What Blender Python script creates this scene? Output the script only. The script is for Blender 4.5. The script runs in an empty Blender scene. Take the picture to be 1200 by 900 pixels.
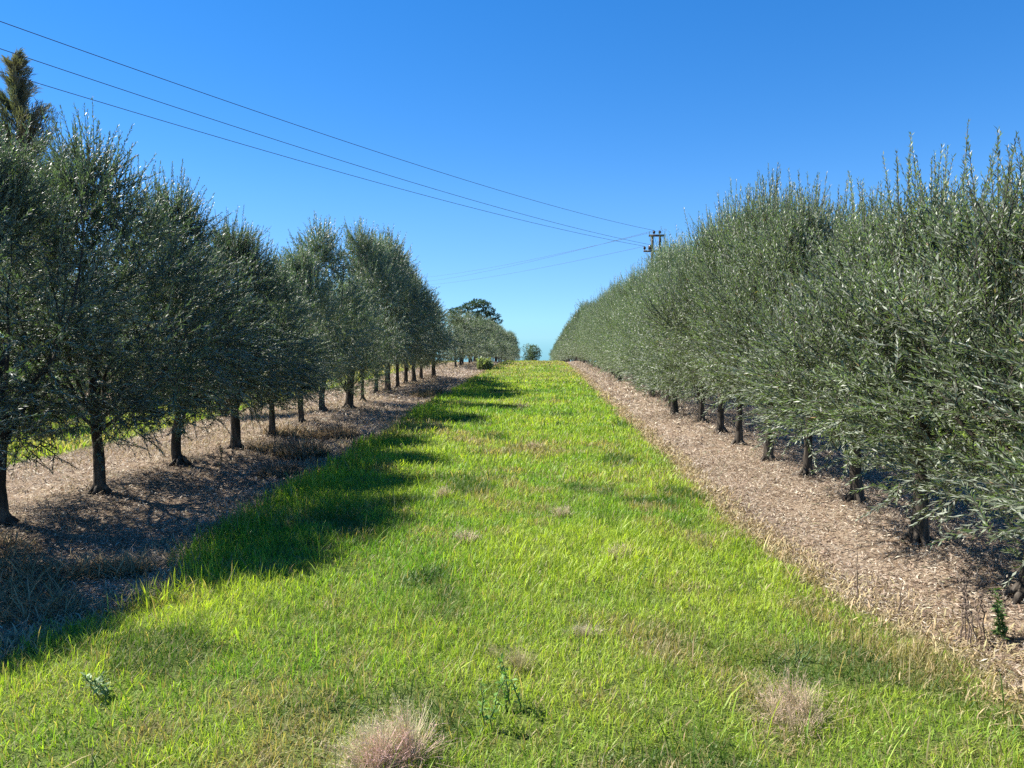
import bpy, math
import numpy as np
from mathutils import Vector

scene = bpy.context.scene
R = math.radians
PI = math.pi

# ------------------------------------------------------------------ camera
F = 870.0                      # focal length in pixels of the 1200x900 photograph
HX, HY = 635.0, 396.0          # where the planting rows meet
cam_d = bpy.data.cameras.new('camera')
cam = bpy.data.objects.new('camera', cam_d)
scene.collection.objects.link(cam)
cam_d.sensor_width = 36.0
cam_d.lens = 36.0 * F / 1200.0
cam_d.clip_start = 0.1
cam_d.clip_end = 3000
EYE = 1.6
cam.location = (0, 0, EYE)
PITCH = math.atan((450 - HY) / F)
YAW = math.atan((HX - 600) / F)
cam.rotation_euler = (PI / 2 - PITCH, 0, YAW)
scene.camera = cam

# ------------------------------------------------------------------ sky and sun
SUN_AZ_X, SUN_AZ_Y = 0.965, -0.25        # direction the shadows run on the ground
SUN_EL = 48.0
n = math.hypot(SUN_AZ_X, SUN_AZ_Y)
sx, sy = SUN_AZ_X / n, SUN_AZ_Y / n
world = bpy.data.worlds.new("World")
scene.world = world
world.use_nodes = True
nt = world.node_tree
nt.nodes.clear()
sky = nt.nodes.new('ShaderNodeTexSky')
sky.sky_type = 'NISHITA'
sky.sun_disc = False
sky.sun_elevation = R(SUN_EL)
sky.sun_rotation = math.atan2(-sx, -sy)
sky.altitude = 1500
sky.air_density = 1.0
sky.dust_density = 0.0
sky.ozone_density = 6.0
hs = nt.nodes.new('ShaderNodeHueSaturation')
hs.inputs['Hue'].default_value = 0.508
hs.inputs['Saturation'].default_value = 1.42
bg = nt.nodes.new('ShaderNodeBackground')
bg.inputs['Strength'].default_value = 0.118
wo = nt.nodes.new('ShaderNodeOutputWorld')
gm = nt.nodes.new('ShaderNodeGamma'); gm.inputs[1].default_value = 0.78
nt.links.new(sky.outputs[0], gm.inputs[0])
nt.links.new(gm.outputs[0], hs.inputs['Color'])
tcw = nt.nodes.new('ShaderNodeTexCoord')
spw = nt.nodes.new('ShaderNodeSeparateXYZ'); nt.links.new(tcw.outputs['Generated'], spw.inputs[0])
mr = nt.nodes.new('ShaderNodeMapRange'); mr.interpolation_type = 'SMOOTHSTEP'
mr.inputs[1].default_value = -0.05; mr.inputs[2].default_value = 0.20
nt.links.new(spw.outputs[2], mr.inputs[0])
air = nt.nodes.new('ShaderNodeMix'); air.data_type = 'RGBA'           # clear dry air: the low sky keeps its blue
air.inputs[6].default_value = (0.30, 0.63, 0.96, 1); air.inputs[7].default_value = (1, 1, 1, 1)
nt.links.new(mr.outputs[0], air.inputs[0])
mulw = nt.nodes.new('ShaderNodeMix'); mulw.data_type = 'RGBA'; mulw.blend_type = 'MULTIPLY'; mulw.inputs[0].default_value = 1
nt.links.new(hs.outputs[0], mulw.inputs[6]); nt.links.new(air.outputs[2], mulw.inputs[7])
nt.links.new(mulw.outputs[2], bg.inputs['Color'])
nt.links.new(bg.outputs[0], wo.inputs[0])

sun_d = bpy.data.lights.new('sun', 'SUN')
sun_d.energy = 5.0
sun_d.angle = R(0.5)
sun_d.color = (1.0, 0.95, 0.87)
sun = bpy.data.objects.new('sun', sun_d)
scene.collection.objects.link(sun)
dirv = Vector((sx * math.cos(R(SUN_EL)), sy * math.cos(R(SUN_EL)), -math.sin(R(SUN_EL))))
sun.rotation_euler = dirv.to_track_quat('-Z', 'Y').to_euler()
sun.location = (-20, 20, 30)

scene.view_settings.view_transform = 'Standard'
scene.view_settings.look = 'None'
scene.view_settings.exposure = 1.25
scene.view_settings.gamma = 1.0
scene.view_settings.use_curve_mapping = False
scene.render.engine = 'CYCLES'
scene.cycles.max_bounces = 6
scene.cycles.diffuse_bounces = 3
scene.cycles.glossy_bounces = 2
scene.cycles.transmission_bounces = 4
scene.cycles.use_denoising = False

# ------------------------------------------------------------------ noise
def _h(ix, iy, iz, seed):
    v = (ix.astype(np.int64) * 374761393 + iy.astype(np.int64) * 668265263 + iz.astype(np.int64) * 2147483647 + seed * 974634777) & 0xffffffff
    v = ((v ^ (v >> 13)) * 1274126177) & 0xffffffff
    v = v ^ (v >> 16)
    return (v & 0xffff) / 65535.0

def noise3(x, y, z, seed=0):
    x, y, z = np.broadcast_arrays(np.asarray(x, float), np.asarray(y, float), np.asarray(z, float))
    ix, iy, iz = np.floor(x), np.floor(y), np.floor(z)
    fx, fy, fz = x - ix, y - iy, z - iz
    fx, fy, fz = [f * f * (3 - 2 * f) for f in (fx, fy, fz)]
    ix, iy, iz = ix.astype(int), iy.astype(int), iz.astype(int)
    r = 0
    for a in (0, 1):
        for b in (0, 1):
            for c in (0, 1):
                w = (fx if a else 1 - fx) * (fy if b else 1 - fy) * (fz if c else 1 - fz)
                r = r + w * _h(ix + a, iy + b, iz + c, seed)
    return r

def n2(x, y, s=1.0, seed=0, oct=1):
    r, amp, tot = 0, 1.0, 0
    for o in range(oct):
        r = r + amp * noise3(np.asarray(x) * s * 2 ** o, np.asarray(y) * s * 2 ** o, 0.5, seed + o)
        tot += amp
        amp *= 0.5
    return r / tot

def sstep(a, b, x):
    t = np.clip((x - a) / (b - a), 0, 1)
    return t * t * (3 - 2 * t)

# ------------------------------------------------------------------ the land
ROW_L, ROW_R = -4.42, 2.92
def base_z(y):
    y = np.asarray(y, float)
    k, y0, smax = 0.0008, 40.0, 0.042
    y1 = y0 + smax / (2 * k)
    d = np.clip(y - y0, 0, y1 - y0)
    return -k * d * d - smax * np.clip(y - y1, 0, None)

def xl(y):
    return -2.75 + 0.34 * (n2(0, y, 0.8, 11, 2) - 0.5) + 0.35 * np.exp(-((y - 4.7) / 0.5) ** 2)
def xr(y):
    return 1.76 + 0.26 * (n2(0, y, 1.1, 12, 2) - 0.5) + 0.16 * np.clip(5.5 - y, 0, 4)
def sd_strip(x, y):
    return np.minimum(x - xl(y), xr(y) - x)
def sd_left(x, y):
    w = 0.5 * (n2(x, y, 0.7, 13, 2) - 0.5)
    return np.minimum(-6.75 - x, x + 10.0) + w
def sd_right(x, y):
    w = 0.5 * (n2(x, y, 0.7, 14, 2) - 0.5)
    return np.minimum(x - 5.4, 8.6 - x) + w
def gmask(x, y):
    s = np.maximum(np.maximum(sd_strip(x, y), sd_left(x, y)), sd_right(x, y))
    far = np.maximum(np.abs(x) - 24, 0)
    return np.where(far > 0, 0.6, sstep(-0.10, 0.12, s))
def mounds(x, y):
    r = 0.10 * np.exp(-((x - ROW_L) / 0.75) ** 2) + 0.10 * np.exp(-((x - ROW_R) / 0.7) ** 2)
    s = sd_strip(x, y)
    r = r + 0.05 * sstep(0, 0.8, s)                       # sod stands a little above the bare strips
    return r
def gz(x, y):
    x = np.asarray(x, float); y = np.asarray(y, float)
    bumps = 0.09 * (n2(x, y, 0.9, 21, 3) - 0.5) + 0.035 * (n2(x, y, 4.0, 25, 2) - 0.5)
    return base_z(y) + mounds(x, y) - 0.04 + bumps * np.clip(1.5 - np.abs(y) / 200, 0, 1)

# ------------------------------------------------------------------ tools
def ray(px, py):
    v = np.array([px - 600.0, 450.0 - py, -F])
    a = PI / 2 - PITCH; c, s = math.cos(a), math.sin(a)
    v = np.array([v[0], c * v[1] - s * v[2], s * v[1] + c * v[2]])
    c, s = math.cos(YAW), math.sin(YAW)
    v = np.array([c * v[0] - s * v[1], s * v[0] + c * v[1], v[2]])
    return v / v[1]
def gp(px, py, z=0.03):
    q = ray(px, py); t = (z - EYE) / q[2]
    return q[0] * t, t
def link(o, parent=None):
    scene.collection.objects.link(o)
    if parent is not None:
        o.parent = parent
    return o
def tag(o, label=None, cat=None, group=None, kind=None):
    if label: o['label'] = label
    if cat: o['category'] = cat
    if group: o['group'] = group
    if kind: o['kind'] = kind
    return o
def empty(name, loc=(0, 0, 0), rz=0.0):
    o = bpy.data.objects.new(name, None)
    o.empty_display_size = 0.2
    o.location = loc
    o.rotation_euler = (0, 0, rz)
    return link(o)

def np_mesh(name, V, faces_list, col=None, mats=(), smooth=False, midx=None):
    """V (n,3); faces_list: list of (m,k) index arrays."""
    me = bpy.data.meshes.new(name)
    V = np.asarray(V, np.float32)
    me.vertices.add(len(V))
    me.vertices.foreach_set('co', V.ravel())
    faces_list = [np.asarray(f, np.int32) for f in faces_list if len(f)]
    nl = sum(f.size for f in faces_list)
    nf = sum(len(f) for f in faces_list)
    me.loops.add(nl)
    me.loops.foreach_set('vertex_index', np.concatenate([f.ravel() for f in faces_list]))
    me.polygons.add(nf)
    tot = np.concatenate([np.full(len(f), f.shape[1], np.int32) for f in faces_list])
    st = np.concatenate([[0], np.cumsum(tot)[:-1]]).astype(np.int32)
    me.polygons.foreach_set('loop_start', st)
    me.polygons.foreach_set('loop_total', tot)
    if smooth:
        me.polygons.foreach_set('use_smooth', np.ones(nf, bool))
    if midx is not None:
        me.polygons.foreach_set('material_index', np.asarray(midx, np.int32))
    if col is not None:
        c = np.ones((len(V), 4), np.float32)
        c[:, :3] = col
        a = me.color_attributes.new('tint', 'FLOAT_COLOR', 'POINT')
        a.data.foreach_set('color', c.ravel())
    me.update(calc_edges=True)
    for m in mats:
        me.materials.append(m)
    return me

def unit(v):
    return v / np.maximum(np.linalg.norm(v, axis=-1, keepdims=True), 1e-9)

class MB:
    """collects tubes and boxes into one mesh"""
    def __init__(s):
        s.V, s.F, s.n = [], {3: [], 4: []}, 0
    def add(s, V, F):
        V = np.asarray(V, float)
        for f in F:
            f = np.asarray(f, int)
            s.F[f.shape[1]].append(f + s.n)
        s.V.append(V)
        s.n += len(V)
    def tube(s, pts, rads, k=8, cap=True, wob=0.0, seed=0):
        pts = np.asarray(pts, float)
        rads = np.asarray(rads, float) * np.ones(len(pts))
        T = np.gradient(pts, axis=0)
        T = unit(T)
        ref = np.array([1.0, 0, 0]) if abs(T[0][0]) < 0.9 else np.array([0, 1.0, 0])
        rows = []
        for i in range(len(pts)):
            u = unit(np.cross(T[i], ref)); v = np.cross(T[i], u)
            a = np.arange(k) * 2 * PI / k
            rr = rads[i] * (1 + wob * (noise3(np.cos(a) * 1.3 + 5, np.sin(a) * 1.3 + 5, pts[i][2] * 5, seed) - 0.5) * 2)
            rows.append(pts[i] + (np.cos(a) * rr)[:, None] * u + (np.sin(a) * rr)[:, None] * v)
        V = np.concatenate(rows)
        m = len(pts)
        i = np.arange(m - 1)[:, None] * k
        j = np.arange(k)[None]
        j2 = (j + 1) % k
        q = np.stack([i + j, i + j2, i + k + j2, i + k + j], -1).reshape(-1, 4)
        F = [q]
        if cap:
            V = np.concatenate([V, pts[:1], pts[-1:]])
            jj = np.arange(k)
            F.append(np.stack([(jj + 1) % k, jj, np.full(k, m * k)], 1))
            F.append(np.stack([(m - 1) * k + jj, (m - 1) * k + (jj + 1) % k, np.full(k, m * k + 1)], 1))
        s.add(V, F)
    def box(s, c, sz, rz=0.0):
        c = np.asarray(c, float)
        h = np.asarray(sz, float) / 2
        P = np.array([[a, b, d] for a in (-1, 1) for b in (-1, 1) for d in (-1, 1)]) * h
        ca, sa = math.cos(rz), math.sin(rz)
        P = np.stack([P[:, 0] * ca - P[:, 1] * sa, P[:, 0] * sa + P[:, 1] * ca, P[:, 2]], 1) + c
        s.add(P, [[[0, 1, 3, 2], [4, 6, 7, 5], [0, 4, 5, 1], [2, 3, 7, 6], [0, 2, 6, 4], [1, 5, 7, 3]]])
    def mesh(s, name, mat, smooth=True, col=None):
        fl = [np.concatenate(s.F[k]) for k in (3, 4) if s.F[k]]
        return np_mesh(name, np.concatenate(s.V), fl, mats=[mat], smooth=smooth, col=col)

# ------------------------------------------------------------------ materials
def new_mat(name):
    m = bpy.data.materials.new(name)
    m.use_nodes = True
    m.node_tree.nodes.clear()
    return m, m.node_tree, m.node_tree.nodes, m.node_tree.links

def leafy(name, trans=0.35, rough=0.45, spec=0.4, under=None, tscale=(1.1, 1.25, 0.5), gain=1.0):
    """leaf or blade: colour from the tint attribute, optional pale underside, light passing through"""
    m, t, N, L = new_mat(name)
    at = N.new('ShaderNodeAttribute'); at.attribute_name = 'tint'
    out = N.new('ShaderNodeOutputMaterial')
    pb = N.new('ShaderNodeBsdfPrincipled')
    pb.inputs['Roughness'].default_value = rough
    pb.inputs['Specular IOR Level'].default_value = spec
    tr = N.new('ShaderNodeBsdfTranslucent')
    src = at.outputs['Color']
    if under is not None:
        g = N.new('ShaderNodeNewGeometry')
        mx = N.new('ShaderNodeMix'); mx.data_type = 'RGBA'
        mul = N.new('ShaderNodeMath'); mul.operation = 'MULTIPLY'; mul.inputs[1].default_value = 0.8
        L.new(g.outputs['Backfacing'], mul.inputs[0])
        L.new(mul.outputs[0], mx.inputs[0])
        L.new(src, mx.inputs[6])
        mx.inputs[7].default_value = (*under, 1)
        src = mx.outputs[2]
        rr = N.new('ShaderNodeMapRange')
        rr.inputs[3].default_value = rough; rr.inputs[4].default_value = 0.7
        L.new(g.outputs['Backfacing'], rr.inputs[0])
        L.new(rr.outputs[0], pb.inputs['Roughness'])
    L.new(src, pb.inputs['Base Color'])
    vm = N.new('ShaderNodeVectorMath'); vm.operation = 'MULTIPLY'
    L.new(at.outputs['Color'], vm.inputs[0]); vm.inputs[1].default_value = tscale
    L.new(vm.outputs[0], tr.inputs['Color'])
    mix = N.new('ShaderNodeMixShader'); mix.inputs[0].default_value = trans
    L.new(pb.outputs[0], mix.inputs[1]); L.new(tr.outputs[0], mix.inputs[2])
    L.new(mix.outputs[0], out.inputs[0])
    return m

def rough_mat(name, c1, c2, scale=8.0, bump=0.3, rough=0.9, stretch=(1, 1, 1), c3=None):
    m, t, N, L = new_mat(name)
    out = N.new('ShaderNodeOutputMaterial')
    pb = N.new('ShaderNodeBsdfPrincipled')
    pb.inputs['Roughness'].default_value = rough
    pb.inputs['Specular IOR Level'].default_value = 0.2
    tc = N.new('ShaderNodeTexCoord')
    mp = N.new('ShaderNodeMapping'); mp.inputs['Scale'].default_value = stretch
    L.new(tc.outputs['Object'], mp.inputs[0])
    ns = N.new('ShaderNodeTexNoise'); ns.inputs['Scale'].default_value = scale; ns.inputs['Detail'].default_value = 6
    L.new(mp.outputs[0], ns.inputs['Vector'])
    cr = N.new('ShaderNodeValToRGB')
    cr.color_ramp.elements[0].position = 0.3; cr.color_ramp.elements[0].color = (*c1, 1)
    cr.color_ramp.elements[1].position = 0.7; cr.color_ramp.elements[1].color = (*c2, 1)
    if c3:
        e = cr.color_ramp.elements.new(0.55); e.color = (*c3, 1)
    L.new(ns.outputs[0], cr.inputs[0]); L.new(cr.outputs[0], pb.inputs['Base Color'])
    bp = N.new('ShaderNodeBump'); bp.inputs['Strength'].default_value = bump; bp.inputs['Distance'].default_value = 0.02
    L.new(ns.outputs[0], bp.inputs['Height']); L.new(bp.outputs[0], pb.inputs['Normal'])
    L.new(pb.outputs[0], out.inputs[0])
    return m

M_olive = leafy('olive_leaf', trans=0.24, rough=0.50, spec=0.7, under=(0.36, 0.39, 0.30), tscale=(1.3, 1.8, 0.5))
M_grass = leafy('grass_blade', trans=0.48, rough=0.5, spec=0.35, tscale=(1.15, 1.2, 0.5))
M_dry = leafy('dry_stalk', trans=0.25, rough=0.7, spec=0.25, tscale=(1.0, 0.95, 0.8))
M_leaf = leafy('green_leaf', trans=0.3, rough=0.5, spec=0.3, tscale=(1.2, 1.4, 0.5))
M_bark = rough_mat('olive_bark', (0.03, 0.025, 0.02), (0.14, 0.122, 0.10), 22, 1.0, stretch=(1, 1, 0.2), c3=(0.07, 0.058, 0.046))
M_twig = rough_mat('dead_twig', (0.07, 0.052, 0.042), (0.22, 0.165, 0.125), 30, 0.3)
M_pole = rough_mat('weathered_pole', (0.05, 0.042, 0.038), (0.11, 0.09, 0.075), 6, 0.3, stretch=(1, 1, 0.1))
M_metal = rough_mat('dark_steel', (0.06, 0.06, 0.065), (0.10, 0.10, 0.105), 20, 0.1, rough=0.5)
M_glaze = rough_mat('brown_porcelain', (0.05, 0.03, 0.025), (0.08, 0.05, 0.04), 20, 0.02, rough=0.25)
M_wire = rough_mat('aluminium_conductor', (0.05, 0.05, 0.055), (0.08, 0.08, 0.085), 5, 0.0, rough=0.6)

def ground_mat():
    m, t, N, L = new_mat('field_soil')
    out = N.new('ShaderNodeOutputMaterial')
    pb = N.new('ShaderNodeBsdfPrincipled'); pb.inputs['Roughness'].default_value = 0.95
    pb.inputs['Specular IOR Level'].default_value = 0.1
    tc = N.new('ShaderNodeTexCoord')
    def nz(scale, det=8, rough=0.6):
        q = N.new('ShaderNodeTexNoise'); q.inputs['Scale'].default_value = scale
        q.inputs['Detail'].default_value = det; q.inputs['Roughness'].default_value = rough
        L.new(tc.outputs['Object'], q.inputs['Vector']); return q
    def ramp(src, stops):
        r = N.new('ShaderNodeValToRGB')
        r.color_ramp.elements[0].position = stops[0][0]; r.color_ramp.elements[0].color = (*stops[0][1], 1)
        r.color_ramp.elements[1].position = stops[-1][0]; r.color_ramp.elements[1].color = (*stops[-1][1], 1)
        for p, c in stops[1:-1]:
            e = r.color_ramp.elements.new(p); e.color = (*c, 1)
        L.new(src, r.inputs[0]); return r
    fine = nz(38); mid = nz(5); tiny = nz(120)
    dirt = ramp(fine.outputs[0], [(0.33, (0.10, 0.068, 0.05)), (0.5, (0.27, 0.21, 0.15)), (0.66, (0.45, 0.37, 0.27))])
    patch = ramp(mid.outputs[0], [(0.35, (0.72, 0.66, 0.62)), (0.65, (1.0, 1.0, 1.0))])
    mul = N.new('ShaderNodeMix'); mul.data_type = 'RGBA'; mul.blend_type = 'MULTIPLY'; mul.inputs[0].default_value = 1
    L.new(dirt.outputs[0], mul.inputs[6]); L.new(patch.outputs[0], mul.inputs[7])
    sod = ramp(tiny.outputs[0], [(0.3, (0.045, 0.06, 0.018)), (0.5, (0.10, 0.14, 0.03)), (0.7, (0.20, 0.22, 0.07))])
    at = N.new('ShaderNodeAttribute'); at.attribute_name = 'tint'
    sp = N.new('ShaderNodeSeparateColor'); L.new(at.outputs['Color'], sp.inputs[0])
    mx = N.new('ShaderNodeMix'); mx.data_type = 'RGBA'
    L.new(sp.outputs[0], mx.inputs[0]); L.new(mul.outputs[2], mx.inputs[6]); L.new(sod.outputs[0], mx.inputs[7])
    L.new(mx.outputs[2], pb.inputs['Base Color'])
    bp = N.new('ShaderNodeBump'); bp.inputs['Strength'].default_value = 0.9; bp.inputs['Distance'].default_value = 0.03
    L.new(fine.outputs[0], bp.inputs['Height']); L.new(bp.outputs[0], pb.inputs['Normal'])
    L.new(pb.outputs[0], out.inputs[0])
    return m

# ------------------------------------------------------------------ ground sheet
def build_ground():
    X = np.unique(np.concatenate([np.linspace(-400, -40, 13), np.linspace(-40, -12, 36), np.arange(-12, 9.01, 0.12), np.linspace(9, 40, 32), np.linspace(40, 400, 13)]).round(4))
    Y = np.unique(np.concatenate([np.linspace(-60, -4, 15), np.arange(-4, 16, 0.12), np.arange(16, 60, 0.35), np.linspace(60, 700, 90)]).round(4))
    gx, gy = np.meshgrid(X, Y)
    z = gz(gx, gy)
    V = np.stack([gx, gy, z], -1).reshape(-1, 3)
    nx, ny = len(X), len(Y)
    i, j = np.meshgrid(np.arange(nx - 1), np.arange(ny - 1))
    a = (j * nx + i).ravel()
    F = np.stack([a, a + 1, a + 1 + nx, a + nx], 1)
    g = gmask(gx, gy).ravel()
    me = np_mesh('ground', V, [F], col=np.stack([g, g, g], 1), mats=[ground_mat()], smooth=True)
    o = link(bpy.data.objects.new('ground', me))
    tag(o, 'gently cresting field floor of bare litter strips and sod between the tree rows', kind='structure')
build_ground()

# ------------------------------------------------------------------ blades of grass
def blades(rng, px, py, pz, h, w, lean, col_b, col_t, droop=0.5, az=None):
    """n curved tapering blades of 3 segments -> V, faces, colours"""
    k = len(px)
    az = rng.uniform(0, 2 * PI, k) if az is None else az
    d = np.stack([np.cos(az), np.sin(az), np.zeros(k)], 1)
    s = np.stack([-np.sin(az + rng.normal(0, 0.7, k)), np.cos(az + rng.normal(0, 0.7, k)), np.zeros(k)], 1)
    P0 = np.stack([px, py, pz], 1)
    ts = np.array([0.0, 0.4, 0.75, 1.0])
    ws = np.array([0.8, 1.0, 0.7, 0.0])
    rows = []; cols = []
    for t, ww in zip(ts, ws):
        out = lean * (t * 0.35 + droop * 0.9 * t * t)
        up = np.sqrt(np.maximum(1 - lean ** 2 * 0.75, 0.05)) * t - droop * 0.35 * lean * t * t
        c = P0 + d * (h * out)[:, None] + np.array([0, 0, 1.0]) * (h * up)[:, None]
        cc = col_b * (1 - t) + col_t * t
        if ww > 0:
            rows += [c - s * (w * ww * 0.5)[:, None], c + s * (w * ww * 0.5)[:, None]]
            cols += [cc, cc]
        else:
            rows.append(c); cols.append(cc)
    V = np.stack(rows, 1).reshape(-1, 3)
    C = np.stack(cols, 1).reshape(-1, 3)
    b = np.arange(k)[:, None] * 7
    q1 = b + np.array([[0, 1, 3, 2]]); q2 = b + np.array([[2, 3, 5, 4]]); t3 = b + np.array([[4, 5, 6]])
    return V, np.concatenate([q1, q2]), t3, C

# things that flatten or clear the sod (x, y, radius)
PURPLE = [(-0.66, 2.86, 0.20, 0.27), (1.04, 3.05, 0.17, 0.20)]

def grass_colors(rng, x, y, k):
    """base and tip colours with clumps, yellowed and dried patches"""
    c1 = n2(x, y, 0.9, 31, 3); c2 = n2(x, y, 3.2, 35, 2); c3 = n2(x, y, 0.45, 38, 2); c4 = n2(x + 9, y, 1.7, 41, 2)
    lush = np.array([0.150, 0.325, 0.036]); yel = np.array([0.43, 0.545, 0.070]); dark = np.array([0.040, 0.105, 0.022]); straw = np.array([0.44, 0.38, 0.19])
    m = np.clip(0.58 + 2.3 * (c1 - 0.5) + 0.9 * (c2 - 0.5) + rng.normal(0, 0.24, k), 0, 1)[:, None]
    col = lush * (1 - m) + yel * m
    dk = (sstep(0.58, 0.70, c4) * 0.85 + 0.5 * sstep(0.64, 0.76, n2(x, y, 5.0, 44, 2)) + (rng.random(k) < 0.06) * 0.6)[:, None].clip(0, 0.9)
    col = col * (1 - dk) + dark * dk
    far = sstep(20, 42, y)
    pd = 0.07 + 0.55 * sstep(0.54, 0.70, c3) * sstep(0.42, 0.66, c2) + 0.3 * sstep(0.62, 0.75, c2) + far * (0.28 + 0.55 * sstep(0.40, 0.58, c3))
    edge = sd_strip(x, y)
    pd = pd + 0.85 * np.exp(-np.maximum(edge, 0) / 0.09) * (np.abs(x - xr(y)) < 0.8) + 0.35 * np.exp(-np.maximum(edge, 0) / 0.12) * (x < 0)
    pd = pd + 0.16 * sstep(3.0, 6.5, -y + 9.0)
    st = (rng.random(k) < pd)[:, None]
    sc = straw * rng.uniform(0.55, 1.15, (k, 1)) * (np.array([1, 1, 1]) + rng.uniform(-0.1, 0.1, (k, 3)))
    col = np.where(st, sc, col)
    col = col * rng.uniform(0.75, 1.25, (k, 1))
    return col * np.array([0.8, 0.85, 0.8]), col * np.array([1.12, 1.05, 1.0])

def build_grass():
    rng = np.random.default_rng(5)
    VV, Q, T, CC, n0 = [], [], [], [], 0
    zones = [  # y0, y1, x0, x1, density, width, height, mask function
        (0.9, 2.4, -3.2, 2.9, 900, 0.0062, 0.12),
        (2.4, 4.6, -3.2, 2.7, 8500, 0.0033, 0.105),
        (4.6, 8, -3.2, 2.3, 5000, 0.0046, 0.115),
        (8, 13, -3.2, 2.2, 1700, 0.008, 0.135),
        (13, 22, -3.2, 2.2, 800, 0.013, 0.14),
        (22, 38, -3.2, 2.2, 420, 0.021, 0.14),
        (38, 75, -3.2, 2.2, 200, 0.036, 0.15),
        (5, 20, -10.5, -6.3, 520, 0.013, 0.22),
        (20, 60, -10.5, -6.3, 150, 0.03, 0.22),
        (2, 20, 5.0, 9.0, 160, 0.02, 0.16),
    ]
    for zi, (y0, y1, x0, x1, dens, w, h) in enumerate(zones):
        k = int((y1 - y0) * (x1 - x0) * dens)
        x = rng.uniform(x0, x1, k); y = rng.uniform(y0, y1, k)
        g = gmask(x, y)
        if zi < 7:
            s = sd_strip(x, y)
            keep = rng.random(k) < np.clip(sstep(-0.16, 0.16, s) * 1.1, 0, 1)
            keep &= (s > -0.2) & (rng.random(k) < 0.35 + 1.4 * n2(x, y, 6.0, 61, 2))
        else:
            keep = rng.random(k) < g
        x, y = x[keep], y[keep]; k = len(x)
        hv = n2(x, y, 1.6, 51, 3)
        hh = h * 0.74 * (0.25 + 1.3 * hv) * rng.uniform(0.45, 1.35, k)
        if zi < 7:
            e = sd_strip(x, y)
            lefte = (x < 0) & (y > 4.3)
            hh = hh * np.where(lefte, 1 + 0.4 * np.exp(-((e - 0.25) / 0.4) ** 2), 1)
            hh = hh * np.where((x < 0), 1, np.clip(0.45 + e * 2.2, 0.45, 1))
        lean = np.clip(rng.beta(2.2, 1.6, k) * 1.2, 0.05, 1.08)
        cb, ct = grass_colors(rng, x, y, k)
        az = rng.uniform(0, 2 * PI, k)
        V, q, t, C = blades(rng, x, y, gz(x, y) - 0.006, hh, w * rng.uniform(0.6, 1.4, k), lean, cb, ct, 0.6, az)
        VV.append(V); Q.append(q + n0); T.append(t + n0); CC.append(C); n0 += len(V)
    # tall seed stems and long bent blades standing above the sod
    k = 1300
    x = rng.uniform(-3.0, 2.3, k); y = 2.4 + 24 * rng.random(k) ** 1.8
    keep = sd_strip(x, y) > 0.0
    x, y = x[keep], y[keep]; k = len(x)
    cb, ct = grass_colors(rng, x, y, k)
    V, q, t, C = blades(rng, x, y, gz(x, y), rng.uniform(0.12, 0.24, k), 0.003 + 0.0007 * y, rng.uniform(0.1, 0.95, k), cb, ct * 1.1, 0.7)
    VV.append(V); Q.append(q + n0); T.append(t + n0); CC.append(C); n0 += len(V)
    # fringe of long blades at the left brink of the sod
    k = 2400
    y = 4.3 + 26 * rng.random(k) ** 1.6; x = xl(y) + rng.gamma(2.0, 0.10, k)
    cb, ct = grass_colors(rng, x + 0.4, y, k)
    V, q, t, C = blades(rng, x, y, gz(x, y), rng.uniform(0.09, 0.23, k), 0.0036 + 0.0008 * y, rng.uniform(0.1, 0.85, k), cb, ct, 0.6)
    VV.append(V); Q.append(q + n0); T.append(t + n0); CC.append(C); n0 += len(V)
    me = np_mesh('grass', np.concatenate(VV), [np.concatenate(Q), np.concatenate(T)], col=np.concatenate(CC), mats=[M_grass], smooth=True)
    o = link(bpy.data.objects.new('grass', me))
    tag(o, 'bright yellow green unmown grass covering the strip between the rows', 'grass', kind='stuff')
build_grass()

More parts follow.
